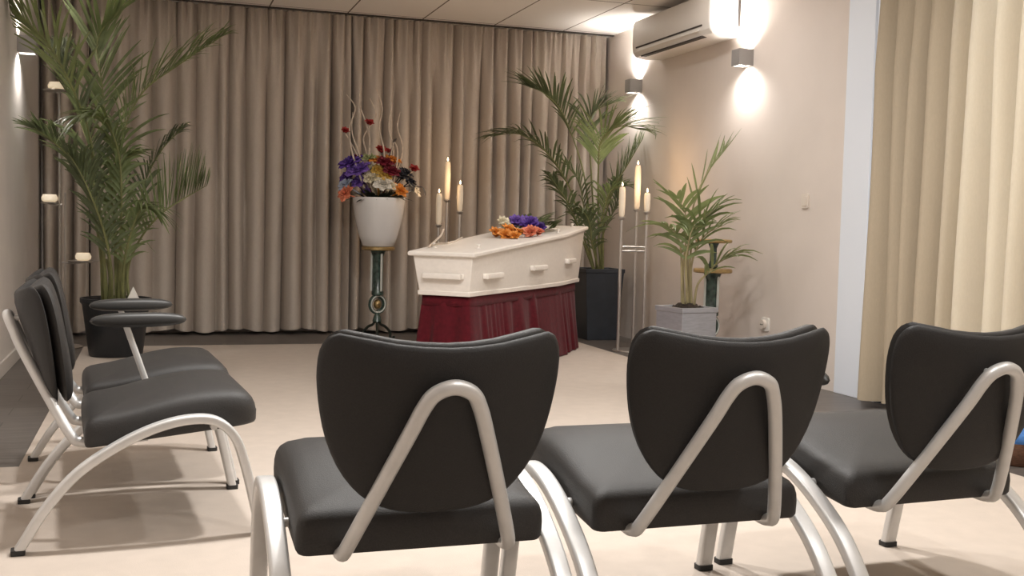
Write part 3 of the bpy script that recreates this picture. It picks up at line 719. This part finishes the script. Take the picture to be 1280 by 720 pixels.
for i, (o, pa, L, n, stt, dr, lm, li) in enumerate(LP):
    frond(lp, rel(o, pa, potc), L*1.3, int(n*1.6), stt, dr, lm, 'stem', .026, i+1, li, .011, .95)
mb = MB()
for a in range(5): mb.tube(spline([(.05*math.cos(a*1.3), .05*math.sin(a*1.3), .33), (.04*math.cos(a*1.3), .04*math.sin(a*1.3), .5), (.06*math.cos(a*1.3), .05*math.sin(a*1.3), .62)], 4), .014, 8, None)
mb.build('stem_sheath', M['stem'], lp)
# white folded card in the pot
cd = at(166.5, 372, PY-.12)
mb = MB(); b = .045
mb.add([(-b, -b*.8, 0), (b, -b*.8, 0), (b, b*.8, 0), (-b, b*.8, 0), (0, 0, .10)], [(0, 1, 4), (1, 2, 4), (2, 3, 4), (3, 0, 4), (3, 2, 1, 0)])
tag(mb.build('table_card', M['paper'], smooth=False, bevel=.002, loc=(cd.x, cd.y, .359)), 'small white pyramid-shaped card in the black pot of the tall palm', 'card')

# palm at the back right, dark square planter
qY = 8.12; pc = at(746, 418, qY); pc = V((3.40, qY, 0))
bp = thing('potted_palm', 'mid-sized dark palm in a tall tapered anthracite planter in the back right corner', 'potted plant', tuple(pc), 0, 'potted palms')
def square_pot(parent, s0, s1, h, rot, m, wall=.012, name='planter'):
    def rg(s, z): return [V((s*math.cos(rot+PI/4+k*PI/2)*.7071*2**.0, s*math.sin(rot+PI/4+k*PI/2)*.7071, z)) for k in range(4)]
    mb = MB(); mb.loft([rg(s0, 0), rg(s1, h-.03), rg(s1+.012, h-.03), rg(s1+.014, h), rg(s1-wall*2, h), rg(s1-wall*2-.01, h-.06)]); return mb.build(name, m, parent, smooth=False, bevel=.004)
square_pot(bp, .25, .32, .57, math.radians(-2), M['bluepot'])
mb = MB(); mb.lathe([(0, .55), (.08, .55), (.15, .525)], (0, 0, 0), 20, False); mb.build('soil', M['soil'], bp)
BP = [((.0, 0, .53), [(737, 270, 8.1), (728, 210, 8.05), (705, 145, 8.0), (682, 118, 7.95), (660, 108, 7.95)], .34, 20, .52, .25, 'leafB', .35),
      ((-.03, 0, .53), [(728, 290, 8.1), (712, 235, 8.05), (685, 192, 8.0), (650, 168, 7.95), (614, 170, 7.95)], .30, 22, .42, .45, 'leafB', .35),
      ((.02, 0, .53), [(748, 270, 8.0), (748, 210, 7.9), (752, 175, 7.8), (775, 158, 7.7), (800, 162, 7.65)], .36, 20, .42, .3, 'leafA', .35),
      ((.04, 0, .53), [(755, 280, 8.05), (768, 235, 8.0), (785, 205, 7.95), (802, 176, 7.9)], .27, 18, .42, .2, 'leafB', .3),
      ((.0, .03, .53), [(742, 270, 8.15), (738, 200, 8.2), (735, 160, 8.2), (745, 138, 8.15), (768, 128, 8.1)], .30, 19, .45, .3, 'leafB', .3),
      ((-.04, -.02, .53), [(728, 300, 8.0), (715, 262, 7.95), (700, 238, 7.9), (686, 218, 7.85)], .24, 15, .30, .5, 'leafB', .3),
      ((.02, -.04, .53), [(748, 300, 7.95), (755, 262, 7.9), (764, 238, 7.85), (782, 232, 7.8)], .25, 15, .30, .5, 'leafA', .3),
      ((-.02, .02, .53), [(735, 300, 8.1), (730, 260, 8.1), (722, 225, 8.1), (700, 196, 8.1)], .22, 14, .4, .45, 'leafB', .3),
      ((.03, .0, .53), [(752, 300, 8.1), (764, 270, 8.1), (772, 248, 8.1), (770, 225, 8.05)], .22, 14, .30, .45, 'leafB', .3),
      ((.0, -.03, .53), [(740, 305, 7.95), (738, 285, 7.9), (732, 268, 7.85), (716, 258, 7.8)], .24, 14, .2, .6, 'leafB', .3)]
for i, (o, pa, L, n, stt, dr, lm, li) in enumerate(BP):
    frond(bp, rel(o, pa, pc), L*1.2, int(n*1.5), stt, dr, lm, 'stem', .024, i+31, li, .009, .9)

# small palm in grey square planter
sY = 6.02; spc = V((3.115, sY, .0062))
sp = thing('potted_palm', 'smallest palm with few narrow leaves in a grey metal square planter', 'potted plant', tuple(spc), 0, 'potted palms')
square_pot(sp, .26, .262, .425, math.radians(11), M['greypot'])
mb = MB()
rnd = random.Random(2)
mb.grid(lambda a, b: ((a-.5)*.22*math.cos(.19)-(b-.5)*.22*math.sin(.19), (a-.5)*.22*math.sin(.19)+(b-.5)*.22*math.cos(.19), .40+.045*math.sin(PI*a)*math.sin(PI*b)+rnd.uniform(-.012, .018)), 16, 16)
mb.build('soil', M['soil'], sp, angle=20)
SP = [((.0, 0, .42), [(859, 330, 6.0), (862, 285, 5.98), (870, 246, 5.97), (884, 216, 5.95), (902, 190, 5.93)], .26, 7, .55, .0, 'leafC', .1),
      ((-.02, 0, .42), [(854, 335, 6.0), (858, 295, 6.0), (857, 268, 5.98), (848, 248, 5.95)], .26, 6, .55, .25, 'leafC', .2),
      ((.02, 0, .42), [(862, 330, 5.98), (867, 295, 5.95), (876, 276, 5.9), (893, 262, 5.85)], .32, 7, .50, .38, 'leafA', .25),
      ((.03, -.01, .42), [(864, 335, 5.96), (872, 308, 5.9), (884, 292, 5.85), (903, 282, 5.8)], .30, 6, .45, .4, 'leafC', .25),
      ((-.03, 0, .42), [(852, 335, 5.97), (850, 305, 5.93), (842, 288, 5.9), (830, 280, 5.86)], .25, 7, .40, .45, 'leafC', .2),
      ((.04, -.02, .42), [(872, 356, 5.95), (884, 342, 5.9), (895, 330, 5.85), (910, 322, 5.8)], .33, 6, .45, .42, 'leafC', .25),
      ((.0, -.02, .42), [(857, 330, 5.9), (860, 308, 5.85), (864, 290, 5.8), (870, 280, 5.78)], .22, 6, .3, .5, 'leafA', .2)]
for i, (o, pa, L, n, stt, dr, lm, li) in enumerate(SP):
    frond(sp, rel(o, pa, spc), L*1.3, n+1, stt, dr, lm, 'stemL', .030, i+61, li, .0085, .7)

# ------------------------------------------------------------------ air conditioner
acm = MB()
prof = [(XR, 2.47), (3.475, 2.47), (3.452, 2.462), (3.44, 2.44), (3.438, 2.27), (3.445, 2.225), (3.47, 2.195), (3.53, 2.182), (XR, 2.19)]
ac = thing('air_conditioner', 'white wall-mounted air conditioner high on the right wall', 'air conditioner', (XR, 7.07, 2.18))
Oa = V((XR, 7.07, 2.18))
y0, y1 = 6.47, 7.68
def acr(y, g): 
    cx, cz = 3.56, 2.33
    return [V((XR if x == XR else cx+(x-cx)*g, y, cz+(z-cz)*g))-Oa for x, z in prof]
acm.loft([acr(y0, .93), acr(y0+.006, .975), acr(y0+.02, 1), acr(y1-.02, 1), acr(y1-.006, .975), acr(y1, .93)])
acm.build('housing', M['acw'], ac, angle=30)
s1 = MB(); s1.box((3.434, 6.56, 2.252), (3.45, 7.60, 2.262)); s1.v = [tuple(V(q)-Oa) for q in s1.v]; s1.build('panel_gap', M['dark'], ac, smooth=False)
s2 = MB()
s2.sweep([V((3.4385, 6.60, 2.236))-Oa, V((3.4385, 7.56, 2.236))-Oa], rrect(.030, .010, .004), (.3, 0, 1)); s2.build('louver', M['acw'], ac)
s3 = MB(); s3.box((3.462, 6.60, 2.188), (3.50, 7.56, 2.197)); s3.v = [tuple(V(q)-Oa) for q in s3.v]; s3.build('air_outlet', M['dark'], ac, smooth=False)
s4 = MB(); s4.box((3.655, 6.459, 2.25), (3.668, 6.475, 2.45)); s4.v = [tuple(V(q)-Oa) for q in s4.v]; s4.build('side_slot', M['dark'], ac, smooth=False)

# ------------------------------------------------------------------ wall lamps
def spot(loc, d, e, ang, blend=.6, r=.02, col=(1, .95, .90)):
    l = bpy.data.lights.new('lamp_beam', 'SPOT'); l.energy = e; l.spot_size = math.radians(ang); l.spot_blend = blend; l.shadow_soft_size = r; l.color = col
    o = bpy.data.objects.new('lamp_beam', l); COL.objects.link(o); o.location = loc
    o.rotation_euler = V(d).to_track_quat('-Z', 'Y').to_euler(); return o
def sconce(x, y, z, sx, label, e=15):
    t = thing('wall_lamp', label, 'wall lamp', (x, y, z), 0, 'up and down wall lamps')
    hw, hh, dp = .05, .053, .105
    mb = MB()
    o = [(0, -hw), (sx*dp, -hw), (sx*dp, hw), (0, hw)]; i_ = [(sx*.012, -hw+.008), (sx*(dp-.008), -hw+.008), (sx*(dp-.008), hw-.008), (sx*.012, hw-.008)]
    rg = lambda q, zz: [V((a, b, zz)) for a, b in q]
    mb.loft([rg(i_, -hh+.02), rg(i_, -hh), rg(o, -hh), rg(o, hh), rg(i_, hh), rg(i_, hh-.02)], True)
    mb.build('housing', M['sconce'], t, smooth=False)
    for s in (-1, 1):
        ln = MB(); ln.box((sx*.02 if sx > 0 else -.09, -.035, 0), (.09 if sx > 0 else -.02, .035, .003)); ln.v = [(a, b, c+s*(hh-.012)) for a, b, c in ln.v]; ln.build('lens', M['lampglass'], t, smooth=False)
        spot((x+sx*.045, y, z+s*(hh+.004)), (-sx*.06, 0, s), e, 150, 1)
    return t
sconce(XR, 6.355, 2.028, -1, 'grey up-and-down wall lamp below the near end of the air conditioner')
sconce(XR, 8.06, 2.032, -1, 'grey up-and-down wall lamp near the back right corner by the curtain')
sconce(XL, 7.42, 1.945, 1, 'grey up-and-down wall lamp on the left wall behind the tall palm', 12)

# ------------------------------------------------------------------ small wall things
so = thing('wall_socket', 'white wall socket low on the right wall beside the small palm', 'socket', (XR, 6.03, .315))
mb = MB(); mb.sweep([(0, 0, 0), (-.012, 0, 0)], rrect(.085, .085, .012), (0, 0, 1)); mb.build('plate', M['whiteplastic'], so)
mb = MB(); mb.sweep([(-.012, 0, 0), (-.030, 0, 0), (-.034, 0, 0)], [(.03*math.cos(k*PI/10), .03*math.sin(k*PI/10)) for k in range(20)], (0, 0, 1)); mb.build('outlet', M['plastic'], so)
mb = MB()
for yy in (-.009, .009): mb.tube([(-.033, yy, 0), (-.0365, yy, 0)], .004, 8)
mb.build('pin_hole', M['dark'], so)
sw = thing('light_switch', 'small beige light switch on the right wall at mid height', 'switch', (XR, 5.64, 1.09))
mb = MB(); mb.sweep([(0, 0, 0), (-.010, 0, 0)], rrect(.085, .075, .01), (0, 0, 1)); mb.build('plate', M['plastic'], sw)
mb = MB(); mb.sweep([(-.010, 0, 0), (-.015, 0, 0)], rrect(.055, .048, .006), (0, 0, 1)); mb.build('rocker', M['plastic'], sw)

# brown basket with blue cloth at the right edge
bk = thing('basket', 'round brown basket with a blue cloth on the floor at the right edge', 'basket', (3.32, 3.50, 0))
mb = MB(); mb.lathe([(0, 0), (.095, 0), (.105, .01), (.115, .06), (.118, .098), (.112, .10), (.108, .06), (0, .05)], (0, 0, 0), 32, False); mb.build('body', M['basket'], bk)
mb = MB(); mb.lathe([(.107, .075), (.121, .10), (.124, .115), (.118, .128), (.08, .142), (.03, .147), (.0, .148)], (0, 0, 0), 32, False); mb.build('cloth', M['blue'], bk)

# ------------------------------------------------------------------ lights
def area(loc, size, e, col=(1, .9, .79), d=(0, 0, -1), shape='DISK', sy=None, spread=None):
    l = bpy.data.lights.new('ceiling_light', 'AREA'); l.energy = e; l.size = size; l.shape = shape; l.color = col
    if sy: l.size_y = sy
    if spread: l.spread = math.radians(spread)
    o = bpy.data.objects.new('ceiling_light', l); COL.objects.link(o); o.location = loc; o.rotation_euler = V(d).to_track_quat('-Z', 'Y').to_euler(); return o
WARM = (1, .98, .95)
area((.30, 3.35, H-.02), .16, 20, WARM); area((1.25, 3.4, H-.02), .16, 29, WARM); area((2.35, 3.4, H-.02), .16, 14, WARM)
area((1.2, 1.2, H-.02), .2, 12, WARM); area((2.6, 1.2, H-.02), .2, 10, WARM)
area((2.75, 6.0, H-.02), .16, 6.5, WARM)

world = bpy.data.worlds.new('daylight'); sc.world = world; world.use_nodes = True
bg = world.node_tree.nodes['Background']; bg.inputs[0].default_value = (.86, .92, 1, 1); bg.inputs[1].default_value = 4.5

sc.view_settings.view_transform = 'Standard'; sc.view_settings.look = 'None'; sc.view_settings.gamma = 1; sc.view_settings.exposure = .75
try: sc.view_settings.use_curve_mapping = False
except Exception: pass
sc.cycles.max_bounces = 8
